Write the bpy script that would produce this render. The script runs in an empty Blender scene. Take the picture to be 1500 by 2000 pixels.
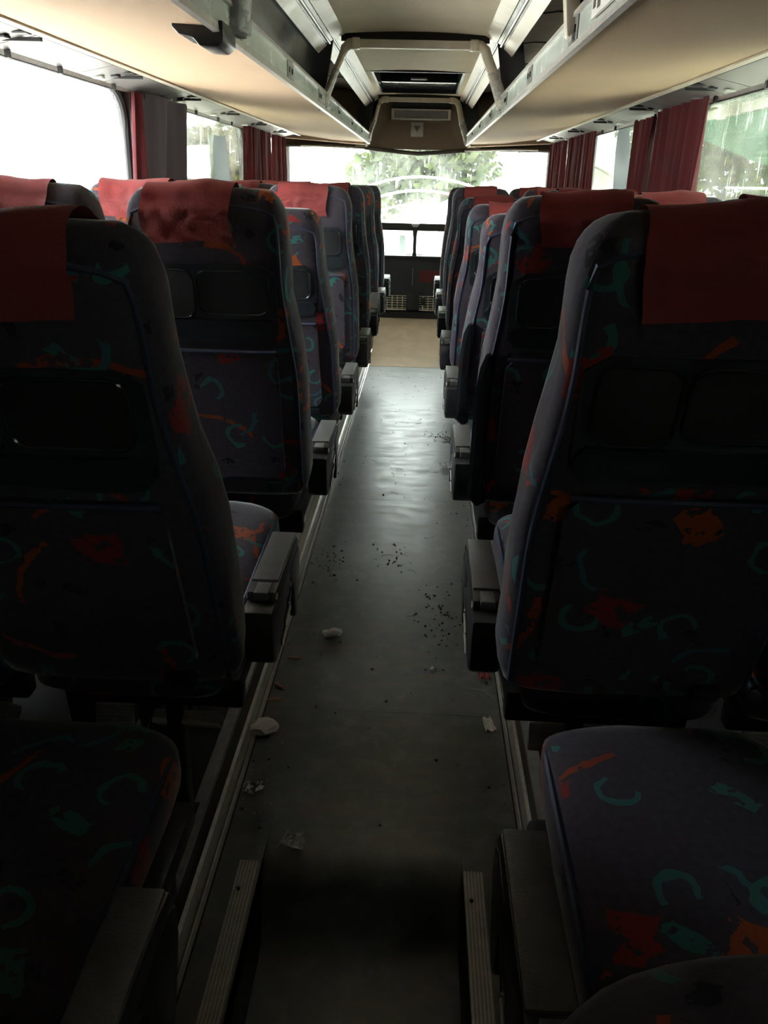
import bpy, bmesh, math, random
from mathutils import Vector, Matrix, noise
random.seed(7)
sc = bpy.context.scene
COL = sc.collection

# ------------------------------------------------------------------ camera
TH, YW, RL, FPX, CAMZ, CAMX = 0.3793, 0.0352, 0.0246, 1612.65, 1.42, 0.060
F = Vector((-math.sin(YW)*math.cos(TH), math.cos(YW)*math.cos(TH), -math.sin(TH)))
R0 = Vector((math.cos(YW), math.sin(YW), 0)); U0 = R0.cross(F)
RR = R0*math.cos(RL)+U0*math.sin(RL); UU = U0*math.cos(RL)-R0*math.sin(RL)
cd = bpy.data.cameras.new('camera'); cam = bpy.data.objects.new('camera', cd); COL.objects.link(cam)
m = Matrix.Identity(4)
for i in range(3):
    m[i][0] = RR[i]; m[i][1] = UU[i]; m[i][2] = -F[i]
m[0][3], m[1][3], m[2][3] = CAMX, 0.0, CAMZ
cam.matrix_world = m
cd.sensor_fit = 'VERTICAL'; cd.sensor_height = 36.0; cd.sensor_width = 27.0
cd.lens = 36.0*FPX/2000.0; cd.clip_start = 0.02; cd.clip_end = 300
sc.camera = cam

# ------------------------------------------------------------------ sky, sun, exposure
w = bpy.data.worlds.new('overcast_sky'); sc.world = w; w.use_nodes = True
bg = w.node_tree.nodes['Background']
bg.inputs[0].default_value = (0.93, 0.975, 1.0, 1); bg.inputs[1].default_value = 11.0
sd = bpy.data.lights.new('sun', 'SUN'); sun = bpy.data.objects.new('sun', sd); COL.objects.link(sun)
sd.energy = 22.0; sd.angle = 0.03; sd.color = (1.0, 0.95, 0.86)
sun.rotation_euler = (math.radians(-12), math.radians(-9), 0); sun.location = (0, 0, 20)
vs = sc.view_settings
vs.view_transform = 'Standard'; vs.look = 'None'; vs.exposure = 1.05; vs.gamma = 1.0
vs.use_curve_mapping = False

# ------------------------------------------------------------------ node helpers
def nn(nt, t, **kw):
    n = nt.nodes.new(t)
    for k, v in kw.items(): setattr(n, k, v)
    return n
def lk(nt, a, b): nt.links.new(a, b)
def mth(nt, op, a, b=None, c=None):
    n = nn(nt, 'ShaderNodeMath', operation=op)
    for i, v in enumerate((a, b, c)):
        if v is None: continue
        if isinstance(v, (int, float)): n.inputs[i].default_value = v
        else: lk(nt, v, n.inputs[i])
    return n.outputs[0]
def mixc(nt, f, a, b):
    n = nn(nt, 'ShaderNodeMix', data_type='RGBA')
    for v, i in ((f, 0), (a, 6), (b, 7)):
        if isinstance(v, (int, float)): n.inputs[i].default_value = v
        elif isinstance(v, tuple): n.inputs[i].default_value = (*v, 1)
        else: lk(nt, v, n.inputs[i])
    return n.outputs[2]
def noisen(nt, vec, scale, detail=4, rough=.55):
    n = nn(nt, 'ShaderNodeTexNoise'); n.inputs['Scale'].default_value = scale
    n.inputs['Detail'].default_value = detail; n.inputs['Roughness'].default_value = rough
    if vec is not None: lk(nt, vec, n.inputs['Vector'])
    return n.outputs['Fac']
def ramp(nt, fac, a, b, lo=0.0, hi=1.0):
    n = nn(nt, 'ShaderNodeMapRange'); lk(nt, fac, n.inputs[0])
    for i, v in enumerate((a, b, lo, hi)): n.inputs[i+1].default_value = v
    return n.outputs[0]
def coord(nt, which='Object'): return nn(nt, 'ShaderNodeTexCoord').outputs[which]
def new_mat(name):
    mt = bpy.data.materials.new(name); mt.use_nodes = True
    return mt, mt.node_tree, mt.node_tree.nodes['Principled BSDF']
def bump(nt, b, h, strength=.3, dist=.01):
    n = nn(nt, 'ShaderNodeBump'); n.inputs['Strength'].default_value = strength; n.inputs['Distance'].default_value = dist
    lk(nt, h, n.inputs['Height']); lk(nt, n.outputs[0], b.inputs['Normal'])
M = {}
def plain(name, col, rough=.5, metal=0.0, spec=.5, var=.25, nscale=12, bstr=0.0, bscale=80, trans=0.0):
    mt, nt, b = new_mat(name)
    v = coord(nt)
    f = noisen(nt, v, nscale)
    c0 = tuple(x*(1-var) for x in col); c1 = tuple(min(1, x*(1+var)) for x in col)
    lk(nt, mixc(nt, ramp(nt, f, .3, .7), c0, c1), b.inputs['Base Color'])
    lk(nt, ramp(nt, f, .3, .7, max(.02, rough*.85), min(1, rough*1.15)), b.inputs['Roughness'])
    b.inputs['Metallic'].default_value = metal; b.inputs['Specular IOR Level'].default_value = spec
    if bstr: bump(nt, b, noisen(nt, v, bscale, 3), bstr, .004)
    if trans:
        out = nt.nodes['Material Output']; t = nn(nt, 'ShaderNodeBsdfTranslucent'); t.inputs[0].default_value = (*col, 1)
        mx = nn(nt, 'ShaderNodeMixShader'); mx.inputs[0].default_value = trans
        lk(nt, b.outputs[0], mx.inputs[1]); lk(nt, t.outputs[0], mx.inputs[2]); lk(nt, mx.outputs[0], out.inputs[0])
    M[name] = mt; return mt

plain('black_plastic', (.016, .017, .019), .34, bstr=.15, bscale=260)
plain('arm_pad', (.085, .084, .08), .34, var=.3, nscale=25, bstr=.25, bscale=300)
plain('dark_shell', (.020, .024, .029), .38, bstr=.12, bscale=200)
plain('dark_gloss', (.018, .022, .026), .16, var=.15)
plain('rubber', (.012, .012, .013), .6)
plain('steel_black', (.012, .012, .013), .4, metal=.3)
plain('aluminium', (.62, .60, .56), .36, metal=.35, var=.15, nscale=40)
plain('alu_dull', (.36, .34, .31), .45, metal=.3, var=.2, nscale=40)
plain('cream_panel', (.55, .50, .42), .55, var=.15)
plain('brown_side', (.07, .055, .042), .7, var=.2)
plain('beige_cloth', (.50, .36, .235), .85, var=.07, nscale=3, bstr=.12, bscale=500)
plain('ceiling_cloth', (.78, .68, .51), .9, var=.06, nscale=5, bstr=.15, bscale=500)
plain('brown_cloth', (.17, .12, .08), .9, var=.12, nscale=6, bstr=.15, bscale=400)
plain('lining', (.55, .51, .46), .8, var=.12, bstr=.1, bscale=300)
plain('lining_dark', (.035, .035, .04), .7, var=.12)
plain('hoop_white', (.66, .59, .48), .4, var=.1)
plain('lip_green', (.55, .60, .55), .25, var=.04)
plain('service_grey', (.27, .26, .25), .42, metal=.25, var=.12, bstr=.06, bscale=200)
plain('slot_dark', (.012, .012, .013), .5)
plain('red_cover', (.20, .028, .028), .9, var=.18, nscale=9, bstr=.35, bscale=160)
plain('curtain_red', (.12, .017, .022), .85, var=.2, nscale=14, bstr=.2, bscale=300, trans=.38)
plain('curtain_mauve', (.14, .105, .13), .85, var=.1, nscale=14, bstr=.2, bscale=300, trans=.30)
plain('film_grey', (.30, .34, .36), .5, var=.15, nscale=6, trans=.45)
plain('piping', (.022, .028, .060), .7)
plain('piping_rim_lit', (.26, .25, .27), .5)  # front piping paled to stand in for backlit rim highlights
plain('paper', (.85, .83, .79), .8, var=.06, bstr=.2)
plain('butt_paper', (.55, .33, .20), .8, var=.2)
plain('foil', (.62, .62, .62), .28, metal=.7, var=.2, nscale=60)
plain('red_scrap', (.22, .03, .025), .6)
plain('dirt', (.035, .03, .025), .95)
plain('pale_crumb', (.45, .43, .38), .9)
plain('mesh_wire', (.72, .64, .52), .5, metal=.2)
plain('dash_black', (.022, .023, .025), .55, bstr=.2, bscale=150)
plain('carpet_brown', (.40, .305, .20), .95, var=.14, nscale=7, bstr=.5, bscale=350)
plain('podium_carpet', (.030, .028, .026), .95, var=.3, bstr=.4, bscale=250)
plain('wall_cloth', (.12, .11, .11), .9, var=.1)
plain('shell_paint', (.25, .25, .26), .6)
plain('concrete', (.52, .50, .46), .9, var=.12, nscale=.7)
plain('roof_white', (.75, .75, .73), .6, var=.06, nscale=2)
plain('beam_cream', (.62, .58, .48), .7)
plain('tarp_green', (.10, .26, .15), .7, var=.2, nscale=2, trans=.35)
plain('bark', (.12, .09, .06), .9, var=.3)
plain('wall_white', (.72, .72, .70), .8, var=.05, nscale=2)
plain('pole_grey', (.055, .072, .070), .6)
plain('van_white', (.7, .7, .7), .3)
plain('red_paint', (.5, .10, .11), .5)
plain('notice_paper', (.36, .32, .27), .8)
plain('notice_print', (.12, .10, .085), .8)
plain('decal_red', (.10, .012, .012), .6)
for nm, c in (('leaf_dark', (.040, .056, .026)), ('leaf_mid', (.065, .085, .034)), ('leaf_yellow', (.13, .13, .025))):
    plain(nm, c, .6, var=.45, nscale=5, trans=.4)

def fabric(name, base, gain):
    """patterned moquette: teal arcs and strokes, red and orange brush patches, dark flecks"""
    mt, nt, b = new_mat(name)
    uv = coord(nt, 'UV'); oi = nn(nt, 'ShaderNodeObjectInfo')
    off = nn(nt, 'ShaderNodeVectorMath', operation='SCALE'); off.inputs[0].default_value = (7.3, 11.9, 0); lk(nt, oi.outputs['Random'], off.inputs['Scale'])
    add = nn(nt, 'ShaderNodeVectorMath', operation='ADD'); lk(nt, uv, add.inputs[0]); lk(nt, off.outputs[0], add.inputs[1])
    # wobble
    nz = nn(nt, 'ShaderNodeTexNoise'); nz.inputs['Scale'].default_value = 22; lk(nt, add.outputs[0], nz.inputs['Vector'])
    wob = nn(nt, 'ShaderNodeVectorMath', operation='SCALE'); lk(nt, nz.outputs['Color'], wob.inputs[0]); wob.inputs['Scale'].default_value = .03
    vec0 = nn(nt, 'ShaderNodeVectorMath', operation='ADD'); lk(nt, add.outputs[0], vec0.inputs[0]); lk(nt, wob.outputs[0], vec0.inputs[1])
    fine = noisen(nt, add.outputs[0], 90, 3)
    scr = noisen(nt, add.outputs[0], 45, 2)
    def cell(scale, sx, sy):
        a = nn(nt, 'ShaderNodeVectorMath', operation='ADD'); lk(nt, vec0.outputs[0], a.inputs[0]); a.inputs[1].default_value = (sx, sy, 0)
        v = nn(nt, 'ShaderNodeTexVoronoi', voronoi_dimensions='2D'); v.inputs['Scale'].default_value = scale; v.inputs['Randomness'].default_value = .8
        lk(nt, a.outputs[0], v.inputs['Vector'])
        d = nn(nt, 'ShaderNodeVectorMath', operation='SUBTRACT'); lk(nt, a.outputs[0], d.inputs[0]); lk(nt, v.outputs['Position'], d.inputs[1])
        s = nn(nt, 'ShaderNodeSeparateColor'); lk(nt, v.outputs['Color'], s.inputs[0])
        r = nn(nt, 'ShaderNodeVectorRotate', rotation_type='Z_AXIS'); lk(nt, d.outputs[0], r.inputs['Vector'])
        lk(nt, mth(nt, 'MULTIPLY', s.outputs[0], 6.283), r.inputs['Angle'])
        x = nn(nt, 'ShaderNodeSeparateXYZ'); lk(nt, r.outputs[0], x.inputs[0])
        return x.outputs[0], x.outputs[1], s.outputs[1], s.outputs[2]
    lt = lambda a, v: mth(nt, 'LESS_THAN', a, v)
    ab = lambda a: mth(nt, 'ABSOLUTE', a)
    mul = lambda a, c: mth(nt, 'MULTIPLY', a, c)
    # teal arcs
    u, v, p, q = cell(8.6, 0, 0)
    ln = mth(nt, 'SQRT', mth(nt, 'ADD', mul(u, u), mul(v, v)))
    arc = mul(mul(lt(ab(mth(nt, 'SUBTRACT', ln, .026)), .0048), mth(nt, 'GREATER_THAN', v, -.010)), lt(p, .62))
    # teal curved strokes
    u2, v2, p2, q2 = cell(6.0, 3.1, 1.7)
    st = mul(mul(lt(ab(mth(nt, 'ADD', v2, mul(mul(u2, u2), 7.0))), .0048), lt(ab(u2), .042)), lt(p2, .6))
    # red brush patches
    u3, v3, p3, q3 = cell(5.2, 8.3, 5.1)
    pt = mul(mul(lt(ab(u3), .026), lt(ab(v3), .034)), mul(lt(p3, .55), mth(nt, 'GREATER_THAN', scr, .43)))
    # long red strokes
    u4, v4, p4, q4 = cell(4.6, 1.3, 9.9)
    rs = mul(mul(lt(ab(mth(nt, 'ADD', v4, mul(mul(u4, u4), -2.5))), .0055), lt(ab(u4), .075)), mul(lt(p4, .7), mth(nt, 'GREATER_THAN', scr, .40)))
    # teal blobs
    u6, v6, p6, q6 = cell(4.8, 4.4, 2.2)
    tb = mul(mul(lt(ab(u6), .030), lt(ab(v6), .013)), mul(lt(p6, .5), mth(nt, 'GREATER_THAN', scr, .45)))
    # dark flecks
    u5, v5, p5, q5 = cell(10.0, 6.6, 3.3)
    fl = mul(mul(lt(ab(u5), .018), lt(ab(v5), .010)), mul(lt(p5, .55), mth(nt, 'GREATER_THAN', scr, .5)))
    basec = mixc(nt, ramp(nt, fine, .3, .7), tuple(x*.8 for x in base), tuple(x*1.2 for x in base))
    g = gain
    teal = tuple(x*g for x in (.075, .30, .27)); teal2 = tuple(x*g for x in (.06, .22, .30))
    red = tuple(x*g for x in (.44, .045, .045)); org = tuple(x*g for x in (.62, .13, .03))
    c = mixc(nt, fl, basec, (.012, .011, .016))
    c = mixc(nt, rs, c, mixc(nt, q4, red, org))
    c = mixc(nt, tb, c, teal)
    c = mixc(nt, st, c, mixc(nt, q2, teal, teal2))
    c = mixc(nt, arc, c, teal)
    c = mixc(nt, pt, c, mixc(nt, mth(nt, 'GREATER_THAN', q3, .6), red, org))
    lk(nt, c, b.inputs['Base Color']); b.inputs['Roughness'].default_value = .92
    b.inputs['Specular IOR Level'].default_value = .25
    b.inputs['Sheen Weight'].default_value = .45; b.inputs['Sheen Roughness'].default_value = .3
    bump(nt, b, noisen(nt, add.outputs[0], 420, 2), .18, .002)
    M[name] = mt
fabric('moquette', (.045, .037, .049), .42)

def vinyl():
    mt, nt, b = new_mat('vinyl')
    v = coord(nt)
    n1 = noisen(nt, v, 3.0, 6, .6); n2 = noisen(nt, v, 14, 5, .65)
    mp = nn(nt, 'ShaderNodeMapping'); mp.inputs['Scale'].default_value = (2.5, 9, 1); lk(nt, v, mp.inputs[0])
    n3 = noisen(nt, mp.outputs[0], 2.2, 5, .6)
    c = mixc(nt, ramp(nt, n1, .3, .7), (.10, .116, .106), (.15, .164, .148))
    c = mixc(nt, mth(nt, 'MULTIPLY', ramp(nt, n2, .48, .70), .7), c, (.23, .235, .215))
    c = mixc(nt, mth(nt, 'MULTIPLY', ramp(nt, n3, .52, .66), .65), c, (.21, .165, .135))
    lk(nt, c, b.inputs['Base Color'])
    lk(nt, mth(nt, 'ADD', ramp(nt, n2, .25, .75, .27, .40), ramp(nt, n3, .4, .7, 0, .10)), b.inputs['Roughness'])
    b.inputs['Specular IOR Level'].default_value = 1.0
    bump(nt, b, mth(nt, 'ADD', n1, mth(nt, 'MULTIPLY', n2, .25)), .10, .010)
    M['vinyl'] = mt
vinyl()

def glassmat(name, tint, dirt=0.05, arcs=False, rain=False):
    mt, nt, b = new_mat(name); nt.nodes.remove(b); out = nt.nodes['Material Output']
    t = nn(nt, 'ShaderNodeBsdfTransparent'); t.inputs[0].default_value = (*tint, 1)
    g = nn(nt, 'ShaderNodeBsdfGlossy'); g.inputs['Roughness'].default_value = .03
    fr = nn(nt, 'ShaderNodeFresnel'); fr.inputs[0].default_value = 1.45
    m1 = nn(nt, 'ShaderNodeMixShader'); lk(nt, mth(nt, 'MULTIPLY', fr.outputs[0], .6), m1.inputs[0]); lk(nt, t.outputs[0], m1.inputs[1]); lk(nt, g.outputs[0], m1.inputs[2])
    d = nn(nt, 'ShaderNodeBsdfTranslucent'); d.inputs[0].default_value = (.9, .92, .9, 1)
    v = coord(nt)
    f = mth(nt, 'MULTIPLY', ramp(nt, noisen(nt, v, 3, 5), .35, .75), dirt)
    if rain:
        mp = nn(nt, 'ShaderNodeMapping'); mp.inputs['Scale'].default_value = (16, 16, 2.2); mp.inputs['Rotation'].default_value = (0, .18, 0); lk(nt, v, mp.inputs[0])
        f = mth(nt, 'MAXIMUM', f, mth(nt, 'MULTIPLY', ramp(nt, noisen(nt, mp.outputs[0], 2.4, 3, .6), .62, .70), .16))
    if arcs:
        s = nn(nt, 'ShaderNodeSeparateXYZ'); lk(nt, v, s.inputs[0])
        x, z = s.outputs[0], s.outputs[2]
        tot = None
        for (cx, cz, r0, wd) in ((.05, -.95, 1.43, .011), (.05, -.95, 1.31, .011), (.05, -.95, 1.19, .009), (.05, -.95, 1.07, .008), (.75, -.62, .92, .008), (-.62, -.60, .80, .007)):
            dx = mth(nt, 'SUBTRACT', x, cx); dz = mth(nt, 'SUBTRACT', z, cz)
            ln = mth(nt, 'SQRT', mth(nt, 'ADD', mth(nt, 'MULTIPLY', dx, dx), mth(nt, 'MULTIPLY', dz, dz)))
            k = mth(nt, 'LESS_THAN', mth(nt, 'ABSOLUTE', mth(nt, 'SUBTRACT', ln, r0)), wd)
            tot = k if tot is None else mth(nt, 'MAXIMUM', tot, k)
        f = mth(nt, 'MAXIMUM', f, mth(nt, 'MULTIPLY', tot, .22))
    m2 = nn(nt, 'ShaderNodeMixShader'); lk(nt, f, m2.inputs[0]); lk(nt, m1.outputs[0], m2.inputs[1]); lk(nt, d.outputs[0], m2.inputs[2])
    lk(nt, m2.outputs[0], out.inputs[0]); M[name] = mt
glassmat('window_glass', (.93, .95, .95), .10)
glassmat('window_glass_rain', (.50, .54, .49), .03, rain=True)
glassmat('window_glass_left', (.62, .65, .59), .05, rain=True)
glassmat('windscreen_glass', (.82, .85, .82), .05, arcs=True, rain=True)
def wrapmat():
    mt, nt, b = new_mat('clear_film'); out = nt.nodes['Material Output']
    b.inputs['Base Color'].default_value = (.8, .8, .78, 1); b.inputs['Roughness'].default_value = .12
    bump(nt, b, noisen(nt, coord(nt), 45, 3), .7, .01)
    t = nn(nt, 'ShaderNodeBsdfTransparent'); m = nn(nt, 'ShaderNodeMixShader')
    lk(nt, ramp(nt, noisen(nt, coord(nt), 30, 3), .4, .7, .25, .7), m.inputs[0])
    lk(nt, t.outputs[0], m.inputs[1]); lk(nt, b.outputs[0], m.inputs[2]); lk(nt, m.outputs[0], out.inputs[0]); M['clear_film'] = mt
wrapmat()

# ------------------------------------------------------------------ mesh helpers
class MB:
    def __init__(s): s.v = []; s.f = []
    def add(s, vs, fs):
        o = len(s.v); s.v += [tuple(p) for p in vs]; s.f += [tuple(i+o for i in f) for f in fs]; return s
    def box(s, x0, x1, y0, y1, z0, z1, bev=0.0, seg=2):
        if bev <= 0:
            return s.add([(x, y, z) for x in (x0, x1) for y in (y0, y1) for z in (z0, z1)],
                         [(0, 1, 3, 2), (4, 6, 7, 5), (0, 4, 5, 1), (2, 3, 7, 6), (0, 2, 6, 4), (1, 5, 7, 3)])
        bm = bmesh.new(); bmesh.ops.create_cube(bm, size=1)
        for p in bm.verts: p.co = Vector(((x0+x1)/2+p.co.x*(x1-x0), (y0+y1)/2+p.co.y*(y1-y0), (z0+z1)/2+p.co.z*(z1-z0)))
        bmesh.ops.bevel(bm, geom=bm.edges[:], offset=bev, segments=seg, profile=.5, affect='EDGES')
        bm.verts.index_update(); s.add([p.co for p in bm.verts], [[q.index for q in f.verts] for f in bm.faces]); bm.free(); return s
    def prism(s, poly, axis, a, b, bev=0.0, seg=2):
        """polygon in the two other axes extruded along axis from a to b"""
        bm = bmesh.new()
        def pt(u, v, w): return {'x': (w, u, v), 'y': (u, w, v), 'z': (u, v, w)}[axis]
        A = [bm.verts.new(pt(u, v, a)) for u, v in poly]; B = [bm.verts.new(pt(u, v, b)) for u, v in poly]
        n = len(poly); bm.faces.new(A); bm.faces.new(B[::-1])
        for i in range(n): bm.faces.new((A[i], B[i], B[(i+1) % n], A[(i+1) % n]))
        bmesh.ops.recalc_face_normals(bm, faces=bm.faces[:])
        if bev > 0: bmesh.ops.bevel(bm, geom=bm.edges[:], offset=bev, segments=seg, profile=.5, affect='EDGES')
        bm.verts.index_update(); s.add([p.co for p in bm.verts], [[q.index for q in f.verts] for f in bm.faces]); bm.free(); return s
    def tube(s, path, r, n=8, closed=False, flat=1.0):
        P = [Vector(p) for p in path]; k = len(P); rings = []
        up = Vector((.31, .2, .93)).normalized()
        for i in range(k):
            if closed: t = P[(i+1) % k]-P[i-1]
            else: t = P[min(i+1, k-1)]-P[max(i-1, 0)]
            t.normalize(); a = t.cross(up)
            if a.length < 1e-3: a = t.cross(Vector((1, 0, 0)))
            a.normalize(); b = t.cross(a)
            rr = r[i] if isinstance(r, (list, tuple)) else r
            rings.append([P[i]+a*math.cos(6.2832*j/n)*rr+b*math.sin(6.2832*j/n)*rr*flat for j in range(n)])
        vs = [p for rg in rings for p in rg]; fs = []
        for i in range(k if closed else k-1):
            i2 = (i+1) % k
            for j in range(n): fs.append((i*n+j, i*n+(j+1) % n, i2*n+(j+1) % n, i2*n+j))
        if not closed: fs += [tuple(range(n))[::-1], tuple((k-1)*n+j for j in range(n))]
        return s.add(vs, fs)
    def grid(s, fn, nu, nv, thick=None):
        """fn(u,v)->point ; thick: vector or None to give the sheet thickness"""
        vs = [Vector(fn(i/nu, j/nv)) for i in range(nu+1) for j in range(nv+1)]
        fs = [(i*(nv+1)+j, (i+1)*(nv+1)+j, (i+1)*(nv+1)+j+1, i*(nv+1)+j+1) for i in range(nu) for j in range(nv)]
        if thick is None: return s.add(vs, fs)
        T = Vector(thick); N = len(vs); vs2 = vs+[p+T for p in vs]; f2 = fs+[tuple(i+N for i in f[::-1]) for f in fs]
        bd = [i*(nv+1) for i in range(nu+1)]+[nu*(nv+1)+j for j in range(1, nv+1)]+[i*(nv+1)+nv for i in range(nu-1, -1, -1)]+[j for j in range(nv-1, 0, -1)]
        for a, b in zip(bd, bd[1:]+bd[:1]): f2.append((b, a, a+N, b+N))
        return s.add(vs2, f2)
    def mesh(s, name, mat, smooth=True, ang=35):
        me = bpy.data.meshes.new(name); me.from_pydata(s.v, [], s.f)
        bm = bmesh.new(); bm.from_mesh(me); bmesh.ops.recalc_face_normals(bm, faces=bm.faces[:]); bm.to_mesh(me); bm.free()
        uv = me.uv_layers.new(name='UVMap').data
        vs = me.vertices
        for p in me.polygons:
            n = p.normal; ax = max(range(3), key=lambda i: abs(n[i]))
            for li in p.loop_indices:
                c = vs[me.loops[li].vertex_index].co
                uv[li].uv = ((c.y, c.z), (c.x, c.z), (c.x, c.y))[ax]
        if smooth:
            me.shade_smooth(); me.set_sharp_from_angle(angle=math.radians(ang))
        me.materials.append(M[mat]); return me
    def obj(s, name, mat, parent=None, **k): return place(name, s.mesh(name, mat, **k), parent)
def place(name, me, parent=None, loc=None, rot=None):
    o = bpy.data.objects.new(name, me); COL.objects.link(o)
    if parent is not None: o.parent = parent
    if loc is not None: o.location = loc
    if rot is not None: o.rotation_euler = rot
    return o
def empty(name, loc=(0, 0, 0), rz=0.0):
    o = bpy.data.objects.new(name, None); COL.objects.link(o); o.location = loc; o.rotation_euler = (0, 0, rz); o.empty_display_size = .1
    return o
def tag(o, label, cat, group=None, kind=None):
    o['label'] = label; o['category'] = cat
    if group: o['group'] = group
    if kind: o['kind'] = kind
    return o
def struct(o, label, cat): return tag(o, label, cat, kind='structure')

# ------------------------------------------------------------------ dimensions
AH = .338            # aisle half width
PZ = .15             # height of the seat podium
WX = 1.16            # window plane
YB, YF = -1.5, 7.9   # back wall, front corners of the windscreen
RY = lambda n: .713+.875*(n-1)

# ------------------------------------------------------------------ floor
fl = empty('floor'); struct(fl, 'worn grey green vinyl aisle floor running up to brown carpet', 'floor')
WL, WR, LIP = -.245, .205, 1.42
for a, b in ((LIP+.12, 2.0), (2.0, 3.72), (3.72, 4.4), (4.4, 6.83)):
    k = 0.0 if b == 2.0 else .0005
    MB().box(-AH, AH, a+k, b, -.06, 0, .0006, 1).obj('vinyl_sheet', 'vinyl', fl)
MB().box(-AH, WL, YB, LIP+.12, -.06, 0).obj('vinyl_sheet', 'vinyl', fl)
MB().box(WR, AH, YB, LIP+.12, -.06, 0).obj('vinyl_sheet', 'vinyl', fl)
prof = [(LIP+.12, 0), (LIP+.05, -.002), (LIP+.015, -.010), (LIP-.008, -.032), (LIP-.022, -.08), (LIP-.03, -.17), (LIP-.045, -.20), (LIP-.09, -.21), (1.12, -.21), (1.08, -.222), (1.06, -.25), (1.05, -.40), (1.03, -.43), (.95, -.44), (.2, -.44), (YB, -.44)]
mb = MB(); n = len(prof)
mb.add([(x, y, z) for x in (WL, WR) for y, z in prof], [(i, i+1, n+i+1, n+i) for i in range(n-1)])
mb.obj('stair_covering', 'vinyl', fl, ang=60)
MB().box(WL-.02, WL, YB, LIP+.1, -.5, -.002).obj('stairwell_side', 'rubber', fl)
MB().box(WR, WR+.02, YB, LIP+.1, -.5, -.002).obj('stairwell_side', 'rubber', fl)
MB().box(-WX-.06, WX+.06, YB, 8.6, -.6, -.5).obj('underfloor', 'rubber', fl)
# brown carpet ramp towards the front
cr = MB().add([(x, y, z) for x in (-AH, AH) for y, z in ((6.83, 0.002), (7.05, .004), (7.3, .045), (7.85, .20), (8.12, .245), (8.12, -.05), (6.83, -.05))], [(0, 1, 8, 7), (1, 2, 9, 8), (2, 3, 10, 9), (3, 4, 11, 10), (4, 5, 12, 11), (5, 6, 13, 12), (6, 0, 7, 13), (0, 6, 5, 4, 3, 2, 1), (7, 8, 9, 10, 11, 12, 13)])
o = cr.obj('floor_carpet_ramp', 'carpet_brown'); struct(o, 'brown carpeted ramp at the front end of the aisle', 'floor')

# podiums with cream risers and aluminium edge profiles
for s, side in ((-1, 'left'), (1, 'right')):
    X = lambda a, b: (min(s*a, s*b), max(s*a, s*b))
    po = empty('floor_podium_'+side); struct(po, 'raised dark podium carrying the seats on the %s side of the aisle' % side, 'podium')
    MB().box(*X(AH+.034, WX+.05), YB, 7.9, -.05, PZ).obj('podium_deck', 'podium_carpet', po)
    MB().box(*X(AH+.028, AH+.034), 1.9 if s > 0 else 2.35, 7.9, .055, PZ-.004).obj('riser_panel', 'cream_panel', po)
    MB().box(*X(AH+.028, AH+.034), YB, 1.9 if s > 0 else 2.35, .055, PZ-.004).obj('riser_panel', 'brown_side', po)
    MB().prism([(s*(AH+.004), 0), (s*(AH+.008), .012), (s*(AH+.012), .012), (s*(AH+.012), 0)], 'y', YB, 7.9).obj('floor_edge_bead', 'aluminium', po)
    MB().prism([(s*(AH+.016), .004), (s*(AH+.020), .052), (s*(AH+.030), .058), (s*(AH+.033), .004)], 'y', YB, 7.9).obj('edge_profile', 'aluminium', po)
    MB().prism([(s*(AH+.023), .140), (s*(AH+.023), PZ+.006), (s*(AH+.05), PZ+.008), (s*(AH+.05), PZ)], 'y', YB, 7.9).obj('top_bead', 'alu_dull', po)

# ribbed aluminium step edgings either side of the stairwell
for x, nm, lab in ((WL-.026, 'L', 'left'), (WR+.022, 'R', 'right')):
    t = empty('step_edging', (x, 0, 0)); tag(t, 'ribbed aluminium edging strip along the %s side of the dark stairwell' % lab, 'edging strip', 'ribbed strips beside the stairwell')
    MB().box(-.022, .022, YB, LIP-.008, .0, .005).obj('base_plate', 'alu_dull', t)
    for i in range(6): MB().box(-.0205+i*.0072, -.0165+i*.0072, YB, LIP-.008, .005, .0085).obj('rib', 'aluminium', t)
    for y in (1.33, .95, .72):
        MB().tube([(-.008, y, .008), (-.008, y, .0115)], .0045, 8).obj('screw', 'steel_black', t)

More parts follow.
